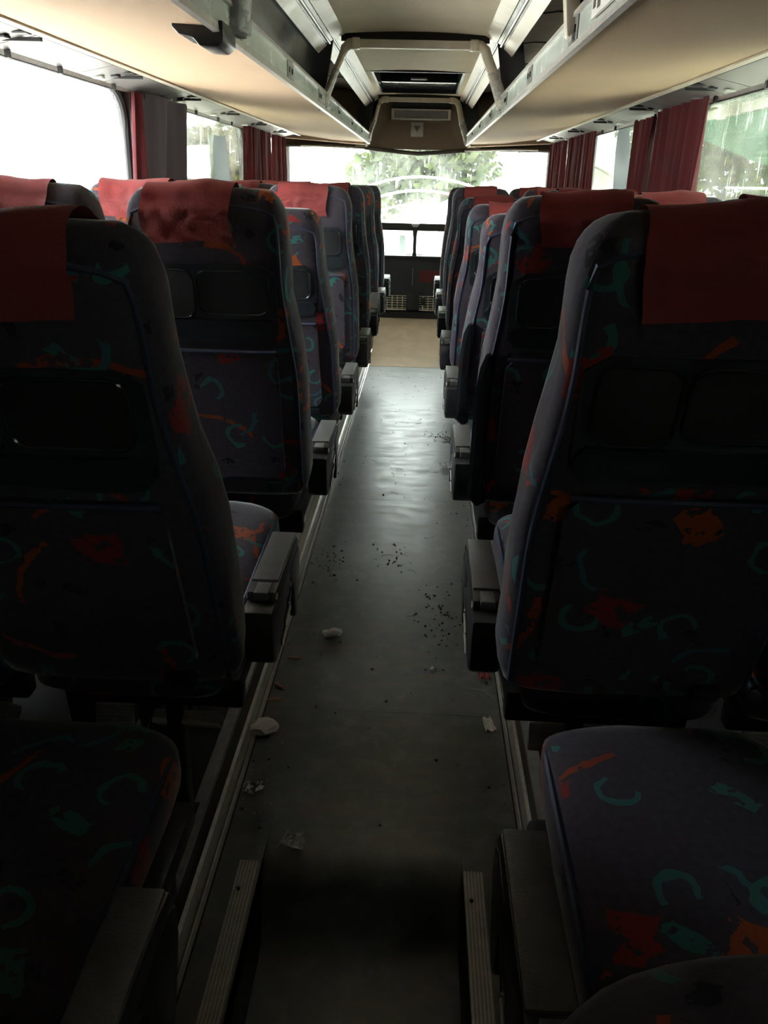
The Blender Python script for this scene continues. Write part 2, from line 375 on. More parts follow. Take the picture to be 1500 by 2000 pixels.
# ------------------------------------------------------------------ shell: walls, roof, back
def xr(s, a, b): return (min(s*a, s*b), max(s*a, s*b))
WINS = {-1: [(1.72, 3.74), (4.36, 6.2), (6.62, 7.62)], 1: [(2.45, 3.86), (4.3, 6.2), (6.62, 7.62), (-1.3, -.55)]}  # last right opening added unseen as fill light; first ones shortened to dim backs
WZ0, WZ1 = .82, 1.752
for s, side in ((-1, 'left'), (1, 'right')):
    wl = empty('wall_'+side); struct(wl, 'dark lined coach side wall with windows on the %s' % side, 'wall')
    MB().box(*xr(s, WX, WX+.07), YB, YF, -.6, WZ0).obj('lower_wall', 'wall_cloth', wl)
    MB().box(*xr(s, WX, WX+.07), YB, YF, WZ1, 2.45).obj('upper_wall', 'shell_paint', wl)
    ys = [YB]+[v for p in sorted(WINS[s]) for v in p]+[YF]
    for a, b in zip(ys[0::2], ys[1::2]): MB().box(*xr(s, WX, WX+.07), a, b, WZ0, WZ1).obj('pillar', 'wall_cloth', wl)
    for i, (a, b) in enumerate(WINS[s]):
        wd = empty('window_%d' % ((i+1+(0 if s < 0 else 3)) if i < 3 else 8), (0, 0, 0)); struct(wd, ('large', 'middle', 'small front', 'added unseen rearmost')[i]+' side window with rounded rubber frame on the %s' % side, 'window')
        # rubber frame, rounded corners
        rad = .16; pts = []
        for cy, cz, a0 in ((b-rad, WZ1-rad, 0), (a+rad, WZ1-rad, 90), (a+rad, WZ0+rad, 180), (b-rad, WZ0+rad, 270)):
            for k in range(7): t = math.radians(a0+15*k); pts.append((cy+rad*math.cos(t), cz+rad*math.sin(t)))
        # fill between rectangle and rounded opening
        mbk = MB(); ry = [(b, WZ1), (a, WZ1), (a, WZ0), (b, WZ0)]
        vs = []; fs = []
        for c in range(4):
            base = len(vs); vs.append((s*(WX+.03), *ry[c])); vs += [(s*(WX+.03), *pts[c*7+k]) for k in range(7)]
            fs += [(base, base+1+k, base+2+k) for k in range(6)]
        N = len(vs); vs2 = vs+[(x+s*.02, y, z) for x, y, z in vs]; fs2 = fs+[tuple(i+N for i in f[::-1]) for f in fs]
        MB().add(vs2, fs2).obj('corner_fillet', 'rubber', wd, smooth=False)
        MB().tube([(s*(WX+.025), y, z) for y, z in pts], .016, 8, closed=True).obj('rubber_frame', 'rubber', wd)
        MB().box(*xr(s, WX+.036, WX+.041), a, b, WZ0, WZ1).obj('pane', ('window_glass' if i == 0 else 'window_glass_left') if s < 0 else 'window_glass_rain', wd)
rf = MB().box(-WX-.07, WX+.07, YB, 7.9, 2.36, 2.45).obj('ceiling_roof_shell', 'shell_paint'); struct(rf, 'coach roof shell above the lining', 'roof')
bw = MB().box(-WX-.07, WX+.07, YB-.08, YB, -.6, 2.45).obj('wall_back', 'brown_cloth'); struct(bw, 'dark rear wall of the coach behind the camera', 'wall')

# ------------------------------------------------------------------ ceiling lining
CZ = 2.075
cl = empty('ceiling'); struct(cl, 'beige cloth ceiling panels above the aisle', 'ceiling')
for a, b in ((YB, 2.2), (2.2, 4.168), (4.168, 5.9), (7.22, 7.62)):
    def fn(u, v, a=a, b=b):
        x = -.345+.69*u; return (x*(.93 if b < 4.5 else 1), a+.003+(b-a-.006)*v, CZ+.012-.10*x*x-(.045 if b < 4.5 else 0))
    MB().grid(fn, 10, 1, (0, 0, .02)).obj('ceiling_panel', 'ceiling_cloth', cl)
for s in (-1, 1):
    MB().box(*xr(s, .30, .345), 5.9, 7.22, CZ+.000, CZ+.02).obj('hatch_border', 'ceiling_cloth', cl)
    for y0, y1, d in ((YB, 4.168, .04), (4.172, 7.62, 0.0)):
        C_ = CZ-d
        MB().prism([(s*(.335-d*.6), C_-.005), (s*(.372-d*.3), C_-.032), (s*(.378-d*.3), C_-.024), (s*.345, C_+.012)], 'y', y0, y1).obj('edge_moulding', 'hoop_white', cl)
        MB().tube([(s*.381, y0, C_-.043), (s*.381, y1, C_-.043)], .007, 8).obj('cable', 'aluminium', cl)
        MB().prism([(s*.392, C_-.052), (s*.43, C_-.085), (s*.437, C_-.078), (s*.40, C_-.043)], 'y', y0, y1).obj('rack_top_rail', 'hoop_white', cl)
        MB().prism([(s*.365, C_-.03), (s*.392, C_-.05), (s*.40, C_-.03), (s*.38, C_-.01)], 'y', y0, y1).obj('rail_gap', 'black_plastic', cl)
h = empty('roof_hatch', (0, 6.56, CZ)); tag(h, 'dark sunken roof hatch in the ceiling near the front', 'roof hatch')
MB().box(-.30, .30, -.66, .66, .10, .12).obj('hatch_lid', 'dark_shell', h)
for x0, x1, y0, y1 in ((-.30, -.285, -.66, .66), (.285, .30, -.66, .66), (-.285, .285, -.66, -.645), (-.285, .285, .645, .66)):
    MB().box(x0, x1, y0, y1, .0, .10).obj('hatch_side', 'dark_shell', h)
MB().box(-.28, .28, .2, .645, .03, .10, .01).obj('hatch_cover', 'dark_gloss', h)
MB().box(-.06, .06, .17, .198, .045, .06, .004).obj('handle', 'alu_dull', h)

# ------------------------------------------------------------------ luggage racks
def rack(s, side):
    t = empty('luggage_rack', (0, 0, 0))
    tag(t, 'open overhead luggage rack with beige underside above the %s seats' % side, 'luggage rack', 'overhead luggage racks')
    Y0, Y1 = YB, 7.52
    # beige underside in three lengths
    for a, b in ((Y0, Y1),):
        MB().prism([(s*.405, 1.728), (s*.70, 1.742), (s*.975, 1.775), (s*.975, 1.79), (s*.70, 1.757), (s*.405, 1.742)], 'y', a, b).obj('underside_panel', 'beige_cloth', t)
    MB().prism([(s*.968, 1.768), (s*.985, 1.764), (s*.992, 1.776), (s*.975, 1.782)], 'y', Y0, Y1).obj('outer_trim', 'hoop_white', t)
    MB().prism([(s*.985, 1.770), (s*.992, 1.765), (s*.998, 1.79), (s*.985, 1.79)], 'y', Y0, Y1).obj('outer_gap', 'slot_dark', t)
    # lip
    MB().prism([(s*.396, 1.718), (s*.409, 1.716), (s*.409, 1.735), (s*.398, 1.735)], 'y', Y0, Y1).obj('lip_rail', 'aluminium', t)
    MB().prism([(s*.404, 1.784), (s*.390, 1.786), (s*.392, 1.797), (s*.410, 1.797)], 'y', Y0, Y1).obj('lip_rail', 'aluminium', t)
    y = 7.45; k = 0
    while y > Y0+.2:
        a = y-.86
        MB().box(*xr(s, .398, .406), a+.006, y-.13, 1.734, 1.786).obj('light_strip', 'lip_green', t)
        p = MB().box(*xr(s, .396, .406), y-.126, y, 1.735, 1.785).obj('control_plate', 'service_grey', t)
        for dy in (.03, .09): MB().box(*xr(s, .393, .397), y-dy-.012, y-dy, 1.752, 1.768).obj('button', 'slot_dark', p)
        y = a
    # lining: floor, back and top panels between ribs
    sec = [(.41, 1.757), (.70, 1.772), (.93, 1.80), (.965, 1.86), (.955, 1.95), (.90, 2.05), (.78, 2.115), (.62, 2.13), (.43, 2.10)]
    ys = [Y1-.84*i for i in range(11)]
    for a, b in zip(ys[1:], ys[:-1]):
        if b < Y0: break
        a = max(a, Y0)
        fn = lambda u, v: (s*seci(sec, u)[0], a+.008+(b-a-.016)*v, seci(sec, u)[1])
        MB().grid(fn, 16, 1, (0, 0, .012)).obj('lining_panel', 'lining', t, ang=60)
        MB().grid(lambda u, v: (s*(seci(sec, u)[0]-.004), a-.010+.020*v, seci(sec, u)[1]+(.004 if u < .35 else -.004)), 16, 1, (0, 0, .014)).obj('rib', 'slot_dark', t, ang=60)
    MB().box(*xr(s, .93, .945), Y0, Y1, 1.985, 1.995).obj('lining_seam', 'slot_dark', t)
    # service channel over the window
    ys = [7.55-.875*i for i in range(11)]
    for i, (a, b) in enumerate(zip(ys[1:], ys[:-1])):
        if b < YB+.3: break
        zi = lambda x: 1.782-(x-.99)*.20
        pn = MB().prism([(s*.992, zi(.992)), (s*1.155, zi(1.155)), (s*1.155, zi(1.155)+.012), (s*.992, zi(.992)+.012)], 'y', a+.26, b-.004).obj('service_panel', 'service_grey', t)
        ps = MB().prism([(s*.995, zi(.995)), (s*1.155, zi(1.155)), (s*1.155, zi(1.155)+.012), (s*.995, zi(.995)+.012)], 'y', a+.004, a+.252).obj('switch_panel', 'service_grey', t)
        MB().box(*xr(s, 1.00, 1.15), a+.23, a+.243, zi(1.08)-.006, zi(1.08)+.004).obj('vent_slot', 'slot_dark', ps)
        for x0, x1, dy in ((1.005, 1.05, .16), (1.065, 1.095, .16), (1.11, 1.15, .12)):
            z = zi((x0+x1)/2); MB().box(*xr(s, x0, x1), a+dy, a+dy+.035, z-.007, z+.002, .003, 1).obj('reading_lamp', 'slot_dark' if dy > .13 else 'lip_green', ps)
        for dy in (.33, .70):
            z = zi(1.145); MB().box(*xr(s, 1.140, 1.152), a+dy, a+dy+.016, z-.022, z).obj('curtain_clip', 'slot_dark', pn)
    MB().prism([(s*1.15, 1.752), (s*1.165, 1.738), (s*1.172, 1.745), (s*1.165, 1.765)], 'y', YB, 7.6).obj('curtain_rail', 'alu_dull', t)
    return t
def seci(sec, u):
    t = u*(len(sec)-1); i = min(int(t), len(sec)-2); f = t-i
    # catmull-rom
    p = [sec[max(i-1, 0)], sec[i], sec[i+1], sec[min(i+2, len(sec)-1)]]
    return tuple(.5*((2*p[1][k])+(-p[0][k]+p[2][k])*f+(2*p[0][k]-5*p[1][k]+4*p[2][k]-p[3][k])*f*f+(-p[0][k]+3*p[1][k]-3*p[2][k]+p[3][k])*f**3) for k in (0, 1))
rl = rack(-1, 'left'); rr = rack(1, 'right')
# dark closed flap in the near bay of the left rack
MB().grid(lambda u, v: (-(.425+.05*math.sin(math.pi*u*.5)*(1-u)-.0*u), 2.28+1.84*v, 1.80+.215*u), 6, 1, (-.008, 0, 0)).obj('dark_flap', 'dark_gloss', rl)
# rack ends towards the windscreen
for s, t in ((-1, rl), (1, rr)):
    MB().prism([(s*.41, 1.735), (s*.97, 1.775), (s*.965, 1.95), (s*.85, 2.08), (s*.62, 2.13), (s*.40, 2.08)], 'y', 7.50, 7.53).obj('end_panel', 'brown_cloth', t)

# hoops: posts on the rack lips joined by a bar under the ceiling
def film_blob(c, r, seed, k=18):
    random.seed(seed); mb = MB()
    for i in range(k):
        a = Vector((random.gauss(0, 1), random.gauss(0, 1), random.gauss(0, 1))).normalized()
        L = r*random.uniform(.5, 1.2); b = a.cross(Vector((random.random(), random.random(), random.random()))).normalized()*r*.22
        e = a*L; mb.add([Vector(c)-b, Vector(c)+b, Vector(c)+e*.6+b*1.2, Vector(c)+e, Vector(c)+e*.6-b*1.2], [(0, 1, 2, 3, 4)])
    return mb
def hoop(Y, zb, lab, tw=.036, bar=True):
    t = empty('rack_hoop', (0, Y, 0)); tag(t, lab, 'rack hoop', 'hoops bridging the luggage racks')
    for s in (-1, 1):
        path = [(s*.398, 0, 1.745), (s*.385, 0, 1.80), (s*.355, 0, 1.88), (s*.325, 0, zb-.05), (s*.312, 0, zb-.018), (s*.29, 0, zb-.002), (s*.26, 0, zb)]
        p = MB().tube(path, [.014]*7, 10, flat=1.7).obj('post', 'hoop_white', t)
        MB().tube([(s*.402, .01, 1.735), (s*.398, 0, 1.77), (s*.383, 0, 1.81), (s*.35, 0, 1.89)], [.020, .019, .017, .0155], 9, flat=1.7).obj('plastic_wrap', 'clear_film', p)
        film_blob((s*.41, -.01, 1.738), .05, int(Y*10)+s).obj('torn_film', 'clear_film', p, smooth=False)
        # dark upright behind the post
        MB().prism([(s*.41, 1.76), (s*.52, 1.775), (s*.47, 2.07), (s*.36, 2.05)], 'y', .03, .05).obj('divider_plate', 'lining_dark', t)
        MB().box(s*.262-.018, s*.262+.018, -.02, .022, zb-.022, zb+.022, .004).obj('bar_socket', 'hoop_white', t)
    MB().box(-.26, .26, -.012, .014, zb-.017, zb+.017, .004).obj('cross_bar', 'hoop_white', t)
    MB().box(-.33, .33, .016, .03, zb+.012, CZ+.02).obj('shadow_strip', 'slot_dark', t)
    return t
hoop(4.168, 1.992, 'white rack hoop with film wrapped posts, midway down the ceiling')
hoop(7.40, 2.045, 'farthest white rack hoop, just before the brown front bulkhead')
# nearest posts: only their lower ends show at the top of the picture
t = empty('rack_post', (-.392, 2.20, 0)); tag(t, 'dark rack post in wrinkled clear film with broken bracket, top left', 'rack post')
MB().tube([(-.02, 0, 1.735), (-.012, 0, 1.80), (.02, 0, 1.90), (.06, 0, 2.04)], [.036, .038, .034, .03], 12, flat=1.3).obj('post', 'lining_dark', t)
MB().grid(lambda u, v: (-.012+.10*(v-.08)**2+(.042+.006*math.sin(9*v+u*12))*math.cos(6.283*u), (.052+.005*math.sin(14*v+u*20))*math.sin(6.283*u), 1.738+.22*v), 26, 14).obj('clear_film_sleeve', 'clear_film', t)
MB().prism([(-.11, 1.726), (-.095, 1.712), (-.065, 1.706), (-.05, 1.690), (-.012, 1.688), (.004, 1.70), (.004, 1.74), (-.11, 1.738)], 'y', -.16, -.03, .004).obj('broken_bracket', 'black_plastic', t)
t = empty('rack_post', (.392, 2.24, 0)); tag(t, 'pale grey rack post with black inner face, top right', 'rack post')
MB().prism([(-.012, 1.748), (-.002, 1.742), (.022, 1.75), (.0, 1.90), (-.03, 2.05), (-.065, 2.05), (-.033, 1.90)], 'y', -.03, .012, .004).obj('post_cover', 'hoop_white', t)
MB().prism([(.024, 1.752), (.085, 1.76), (.05, 2.05), (-.028, 2.05)], 'y', -.028, .01, .003).obj('inner_face', 'black_plastic', t)
MB().box(-.004, .05, -.05, .0, 1.735, 1.75, .003).obj('foot_clip', 'alu_dull', t)
pl = MB().box(.388, .3935, 1.72, 1.95, 1.738, 1.782).obj('price_sticker', 'paper', None)
tag(pl, 'white printed sticker on the right rack lip at the top edge', 'sticker')
for i, (dy, L) in enumerate(((.03, .02), (.07, .05), (.14, .03), (.19, .025))):
    MB().box(.3872, .388, 1.72+dy, 1.72+dy+L, 1.748+.006*(i % 2), 1.772-.005*(i % 3)).obj('print_mark', 'notice_print', pl)

# ------------------------------------------------------------------ front bulkhead
b = empty('wall_front_bulkhead'); struct(b, 'brown cloth bulkhead above the windscreen between the racks', 'bulkhead')
def bf(u, v):
    z = 2.075-.375*v; hw = .33+.20*v**1.6; y = 7.62+.10*v
    x = (2*u-1)*hw; e = abs(2*u-1)
    return (x, y-.10*max(0, e-.72)/.28*(.6+.6*v), z)
MB().grid(bf, 24, 8, (0, .02, 0)).obj('bulkhead_cloth', 'brown_cloth', b)
MB().box(-1.16, 1.16, 7.72, 7.76, 1.69, 2.4).obj('bulkhead_back', 'brown_cloth', b)
for s in (-1, 1):
    MB().prism([(s*.42, 1.712), (s*1.16, 1.755), (s*1.16, 1.80), (s*.42, 1.76)], 'y', 7.5, 7.75).obj('corner_ledge', 'beige_cloth', b)
t = empty('flip_down_monitor', (0.02, 7.60, 1.985)); tag(t, 'flip down ceiling monitor with pale frame on the brown bulkhead', 'monitor')
MB().prism([(-.02, -.005), (-.06, .055), (.06, .075), (.06, -.02)], 'x', -.245, .245, .006).obj('housing', 'black_plastic', t)
MB().box(-.235, .235, -.05, -.03, -.065, .0, .006).obj('screen_back', 'service_grey', t)
for x0, x1, z0, z1 in ((-.245, .245, -.005, .006), (-.245, .245, -.075, -.064), (-.245, -.222, -.07, 0), (.222, .245, -.07, 0)):
    MB().box(x0, x1, -.058, -.04, z0, z1, .003).obj('frame_bar', 'hoop_white', t)
MB().box(-.17, .17, -.066, -.058, -.078, -.066, .002).obj('latch_bar', 'aluminium', t)
t = empty('notice', (-.01, 7.628, 1.84)); tag(t, 'faded paper notice with a triangle sign stuck on the bulkhead', 'notice')
MB().box(-.052, .052, -.002, .0, -.055, .055).obj('sheet', 'notice_paper', t)
MB().prism([(-.028, .03), (.028, .03), (0, -.02)], 'y', -.004, -.002).obj('triangle_sign', 'notice_print', t)
t = empty('sun_blind', (0, 7.70, 1.70)); tag(t, 'rolled sun blind along the top of the windscreen', 'sun blind')
def blind(u): x = -1.12+2.24*u; return (x, 0, .012-.055*max(0, 1-abs(x)/.55)**.7 if abs(x) < .55 else .012)
MB().tube([blind(i/30) for i in range(31)], .017, 10).obj('roller', 'brown_side', t)
MB().tube([(-.45, -.02, -.012), (-.85, -.02, .0), (-1.0, -.02, .0)], .007, 6).obj('pull_bar', 'aluminium', t)
MB().tube([(.4, -.02, -.012), (.8, -.02, .004), (1.02, -.02, .006)], .007, 6).obj('pull_bar', 'aluminium', t)
for x in (-.72, .45): MB().tube([(x, -.01, -.01), (x, -.01, -.05)], .0025, 5).obj('cord', 'slot_dark', t)

# ------------------------------------------------------------------ windscreen and front
ws = empty('window_7', (0, 8.0, 1.0)); struct(ws, 'wide curved rain streaked front windscreen with wiper arcs', 'windscreen')
cy = lambda x: 8.28-.32*(x/1.16)**2
def pane(x0, x1, z0, z1, nm='pane'):
    MB().grid(lambda u, v: (x0+(x1-x0)*u, cy(x0+(x1-x0)*u)+.10*(1.7-(z0+(z1-z0)*v))-8.0, z0+(z1-z0)*v-1.0), 14, 2, (0, .006, 0)).obj(nm, 'windscreen_glass', ws)
pane(-1.16, 0, .40, 1.74); pane(0, 1.16, .40, 1.74)
for s in (-1, 1):
    MB().box(*xr(s, 1.15, 1.24), 7.62, 8.05, -.6, 2.45).obj('corner_pillar', 'wall_cloth', ws)
    for o_ in (): pass
for o_ in [c for c in ws.children if c.name.startswith('corner_pillar')]: o_.location = (0, -8.0, -1.0)
hd = MB().box(-1.24, 1.24, 7.76, 8.4, 1.715, 2.45).obj('trim_1', 'shell_paint'); struct(hd, 'header above the windscreen', 'trim')
t = empty('windscreen_rail', (0, 8.10, 0)); tag(t, 'dark horizontal rail with centre post across the windscreen', 'rail')
MB().box(-1.1, 1.1, -.015, .015, 1.012, 1.078, .006).obj('rail', 'dash_black', t)
MB().prism([(-.026, 1.03), (-.016, .95), (-.016, .82), (-.024, .775), (.024, .775), (.016, .82), (.016, .95), (.026, 1.03)], 'y', -.02, .01, .003).obj('centre_post', 'dash_black', t)
MB().prism([(-.04, 1.074), (.04, 1.074), (.022, 1.045), (-.022, 1.045)], 'y', -.022, -.012, .002).obj('clamp', 'aluminium', t)
for sx in (-1, 1):
    MB().tube([(sx*.03, .06, .79), (sx*.3, .07, .775), (sx*.75, .08, .79)], .009, 6).obj('wiper_arm', 'slot_dark', t)
dsh = empty('wall_front_dash'); struct(dsh, 'black dashboard wall below the windscreen', 'dashboard')
MB().box(-1.16, 1.16, 8.10, 8.20, -.1, .78, .015).obj('dash_panel', 'dash_black', dsh)
MB().prism([(8.06, .772), (8.06, .79), (8.35, .80), (8.35, .74)], 'x', -1.16, 1.16, .004).obj('dash_top', 'dash_black', dsh)
MB().box(-.012, -.008, 8.094, 8.10, .52, .68).obj('panel_seam', 'alu_dull', dsh)
MB().box(.05, .25, 8.096, 8.10, .55, .66).obj('red_decal', 'decal_red', dsh)
MB().box(-AH-.1, AH+.1, 8.0, 8.1, .20, .30).obj('kick_strip', 'rubber', dsh)
t = empty('wire_basket', (0, 8.02, .30)); tag(t, 'pale wire mesh basket in front of the black dashboard', 'basket')
for i in range(7): MB().tube([(-.34, -.01+.0*i, .0+.022*i), (.34, -.01, .0+.022*i)], .0028, 5).obj('wire', 'mesh_wire', t)
for i in range(15): MB().tube([(-.34+.68*i/14, -.012, 0), (-.34+.68*i/14, -.012, .135)], .0032 if i % 3 else .005, 5).obj('upright_wire', 'mesh_wire', t)
MB().box(-.345, .345, -.02, .06, -.016, .002, .003).obj('rim', 'mesh_wire', t)
MB().box(-.06, .06, -.024, -.016, .0, .15, .01).obj('dark_tag', 'dash_black', t)
MB().box(.08, .12, -.024, -.016, .05, .12, .01).obj('dark_tag', 'dash_black', t)

# ------------------------------------------------------------------ seats
VH = .865
def bw_(v):
    if v < .40: w_ = .209
    elif v < .70: k = (v-.40)/.30; k = k*k*(3-2*k); w_ = .209-.029*k
    else: w_ = .180
    if v < .125: w_ -= .03*min(1, (.125-v)/.04)
    if v > .775: k = min(1, (v-.775)/.09); w_ -= .055*(1-math.sqrt(max(0, 1-k*k)))
    return w_
def bt_(v):
    t_ = .066 if v < .5 else .066-.008*(v-.5)/.36
    if v > .80: k = min(1, (v-.80)/.065); t_ *= max(.12, math.sqrt(max(0, 1-k*k)))
    if v < .115: t_ *= .6+.4*max(0, v-.085)/.03
    return t_
def fy(v): return .018*math.sin(min(1, v/.45)*math.pi)+.012*math.exp(-((v-.74)/.09)**2)   # front padding
def sec_pt(a, v, off=0.0):
    c, s_ = math.cos(a), math.sin(a); e = .42
    x = math.copysign(abs(c)**e, c)*(bw_(v)+off); y = math.copysign(abs(s_)**e, s_)*(bt_(v)+off)
    if y > 0: y += fy(v)*(abs(s_)**.7)
    return x, y
def rear_y(x, v, off=0.0):
    r = min(.999, abs(x)/bw_(v)); return -(bt_(v)*(1-r**4.76)**.21)-off
def build_back(seed):
    mb = MB(); vs_ = [.085, .097, .115, .145, .19, .25, .34, .42, .50, .57, .63, .69, .74, .78, .80, .82, .835, .848, .858, .865]; na = 36
    V = []; Fc = []
    for v in vs_:
        for j in range(na):
            x, y = sec_pt(2*math.pi*(j+.5)/na, v)
            p = Vector((x, y, v)); nz = noise.noise(Vector((x*14+seed*3.1, y*14, v*11+seed)))*.5+noise.noise(Vector((x*34+seed, y*34, v*26)))*.22
            d = Vector((x, y, 0)); d = d.normalized() if d.length > 0 else d
            V.append(p+d*nz*.010+Vector((0, 0, nz*.006 if v > .8 else 0)))
    for i in range(len(vs_)-1):
        for j in range(na): Fc.append((i*na+j, i*na+(j+1) % na, (i+1)*na+(j+1) % na, (i+1)*na+j))
    Fc.append(tuple(range(na))[::-1]); Fc.append(tuple((len(vs_)-1)*na+j for j in range(na)))
    mb.add(V, Fc); return mb.mesh('backrest', 'moquette', ang=70)
def pipe_mesh(sgn):
    P = []
    L = [.10+.72*i/26 for i in range(27)]
    ang = math.radians(38) if sgn > 0 else math.radians(-38)
    for v in L: x, y = sec_pt(ang, v, .001); P.append((x, y, v))
    xt, yt = P[-1][0], P[-1][1]
    for i in range(1, 12):
        k = i/12; x = xt*(1-2*k); vv = .82+.022*math.sin(math.pi*k)**.5; P.append((x, math.copysign(min(abs(yt), bt_(vv)*.96), sgn), vv))
    for v in L[::-1]: x, y = sec_pt(ang, v, .001); P.append((-x, y, v))
    return MB().tube(P, .0042, 6).mesh('piping', 'piping' if sgn < 0 else 'piping_rim_lit')
def cover_mesh(seed, hw, sh, rear_drop, front_drop):
    path = []
    v0 = VH-rear_drop
    for i in range(9): v = v0+(.83-v0)*i/8; path.append((rear_y(0, v, .009), v))
    for a in range(7): t = math.pi*(a+.5)/7; path.append((-.045*math.cos(t), .836+.035*math.sin(t)))
    for i in range(7): v = .83-(front_drop-.035)*i/6; path.append((bt_(v)+fy(v)+.009, v))
    n_ = len(path); mb = MB()
    def fn(u, w):
        k = w*(n_-1); i = min(int(k), n_-2); f = k-i
        y = path[i][0]*(1-f)+path[i+1][0]*f; z = path[i][1]*(1-f)+path[i+1][1]*f
        x = sh+hw*(2*u-1)
        nz = noise.noise(Vector((x*22+seed, w*9, seed)))*.006+.003*math.sin(x*60+seed*5)*math.exp(-((u-.35)/.25)**2)
        z += .004*math.sin(x*26+seed); cy_ = 1 if y > 0 else -1
        if z > .8: z += nz*.4+.006
        return (x+.004*math.sin(w*11+seed), y+cy_*abs(nz), z)
    mb.grid(fn, 22, n_*2); return mb.mesh('headrest_cover', 'red_cover', ang=80)
def rear_patch(x0, x1, v0, v1, off, th, rad=.02, nx=12, nv=8):
    """sheet hugging the rear of the backrest with rounded outline"""
    def fn(u, w):
        v = v0+(v1-v0)*w; d = min(v-v0, v1-v); ins = rad-math.sqrt(max(0, rad*rad-max(0, rad-d)**2)) if d < rad else 0
        x = (x0+ins)+(x1-x0-2*ins)*u; return (x, rear_y(x, v, off), v)
    return MB().grid(fn, nx, nv, (0, th, 0))
def strap_frame(x0, x1, v0, v1, r, off):
    P = []; rad = .025
    for cx, cv, a0 in ((x1-rad, v1-rad, 0), (x0+rad, v1-rad, 90), (x0+rad, v0+rad, 180), (x1-rad, v0+rad, 270)):
        for k in range(5): a = math.radians(a0+22.5*k); x = cx+rad*math.cos(a); v = cv+rad*math.sin(a); P.append((x, rear_y(x, v, off), v))
    return MB().tube(P, r, 6, closed=True)
def cushion_mesh(seed):
    mb = MB(); na = 28; prof_ = [(-.33, .07, .8), (-.31, .10, .95), (-.2, .105, 1), (0, .105, 1), (.15, .11, 1), (.26, .12, 1), (.31, .12, .99), (.338, .105, .96), (.352, .08, .92), (.356, .045, .88)]
    V = []; Fc = []
    for y, h_, k in prof_:
        for j in range(na):
            a = 2*math.pi*(j+.5)/na; c, s_ = math.cos(a), math.sin(a); e = .45
            x = math.copysign(abs(c)**e, c)*.182*k; z = math.copysign(abs(s_)**e, s_)*h_/2
            nz = noise.noise(Vector((x*12+seed, y*12, z*12+seed)))*.008
            crown = .012*(1-(x/.185)**2) if z > 0 else 0
            V.append((x+nz*.5, y, .345+.093+z+crown+nz+(y*.05)))
    m_ = len(prof_)
    for i in range(m_-1):
        for j in range(na): Fc.append((i*na+j, i*na+(j+1) % na, (i+1)*na+(j+1) % na, (i+1)*na+j))
    Fc += [tuple(range(na))[::-1], tuple((m_-1)*na+j for j in range(na))]
    return mb.add(V, Fc).mesh('cushion', 'moquette', ang=70)
def cushion_pipe(seed):
    P = []
    for y in (-.33, -.2, 0, .15, .26): P.append((.176, y, .345+.093+.040+y*.05))
    for a in range(9): t = a/8; P.append((.172*math.cos(math.pi*t) if 0 < t < 1 else (.174 if t == 0 else -.174), .305+.012*math.sin(math.pi*t), .345+.093+.050+.012*math.sin(math.pi*t)))
    for y in (.26, .15, 0, -.2, -.33): P.append((-.176, y, .345+.093+.040+y*.05))
    return MB().tube(P, .005, 6).mesh('piping', 'piping')

NB = 5
BACKS = [build_back(i*1.7+.3) for i in range(NB)]
PIPE_R, PIPE_F = pipe_mesh(-1), pipe_mesh(1)
COVERS = [cover_mesh(i*2.3+.7, .098+.006*(i % 3), -.02+.012*(i % 3), .085+.014*(i % 2), .15) for i in range(4)]
CUSH = [cushion_mesh(i*3.3+.4) for i in range(3)]; CPIPE = cushion_pipe(0)
SHELL = rear_patch(-.155, .155, .53, .715, .004, .006, .03).mesh('back_shell', 'dark_shell')
RECESS_A = rear_patch(-.135, -.035, .595, .700, .0055, .003, .018, 8, 6).mesh('recess', 'slot_dark')
RECESS_B = rear_patch(-.022, .135, .605, .700, .0055, .003, .018, 8, 6).mesh('recess', 'slot_dark')
FRAME_A = strap_frame(-.137, -.033, .592, .703, .0028, .006).mesh('recess_rim', 'dark_gloss')
FRAME_B = strap_frame(-.024, .137, .602, .703, .0028, .006).mesh('recess_rim', 'dark_gloss')
TRAY = rear_patch(-.150, .150, .545, .590, .012, .010, .012, 10, 3).mesh('fold_tray', 'dark_gloss')
POCKET = rear_patch(-.150, .150, .165, .515, .014, .011, .02, 12, 14).mesh('seat_pocket', 'moquette', ang=70)
POCKHEM = MB().tube([(x, rear_y(x, .515, .016), .515) for x in [-.148+.296*i/10 for i in range(11)]], .005, 6).mesh('pocket_hem', 'piping')
SIDES = {}
for s in (-1, 1):
    P = [(s*(bw_(v)-.012), -.060-.008*math.sin(v*6), v) for v in [.10+.42*i/12 for i in range(13)]]
    SIDES[s] = MB().tube(P, [.008]+[.012]*11+[.007], 8, flat=2.0).mesh('side_shell', 'dark_gloss')
ASH = rear_patch(.095, .145, .122, .150, .016, .012, .006, 4, 2).mesh('ashtray', 'dark_gloss')
BASE = MB().box(-.17, .17, -.27, .28, .350, .392, .012).mesh('seat_pan', 'steel_black')
BEAM1 = MB().box(-.165, .165, -.24, -.20, .305, .352, .006).mesh('cross_beam', 'steel_black')
BEAM2 = MB().box(-.165, .165, .14, .18, .305, .352, .006).mesh('cross_beam', 'steel_black')
LEG = MB().prism([(-.26, .352), (-.19, .352), (-.14, .02), (.10, .02), (.13, .352), (.20, .352), (.17, 0.0), (-.21, 0.0)], 'x', -.018, .018, .004).mesh('leg', 'steel_black')
SLIM = MB().box(-.016, .016, -.235, -.195, .0, .352, .004).box(-.02, .02, -.26, -.17, .0, .008).mesh('leg', 'steel_black')
FOOTBAR = MB().box(-.065, .065, -.012, .012, -.032, .032, .004).mesh('footrest', 'alu_dull')
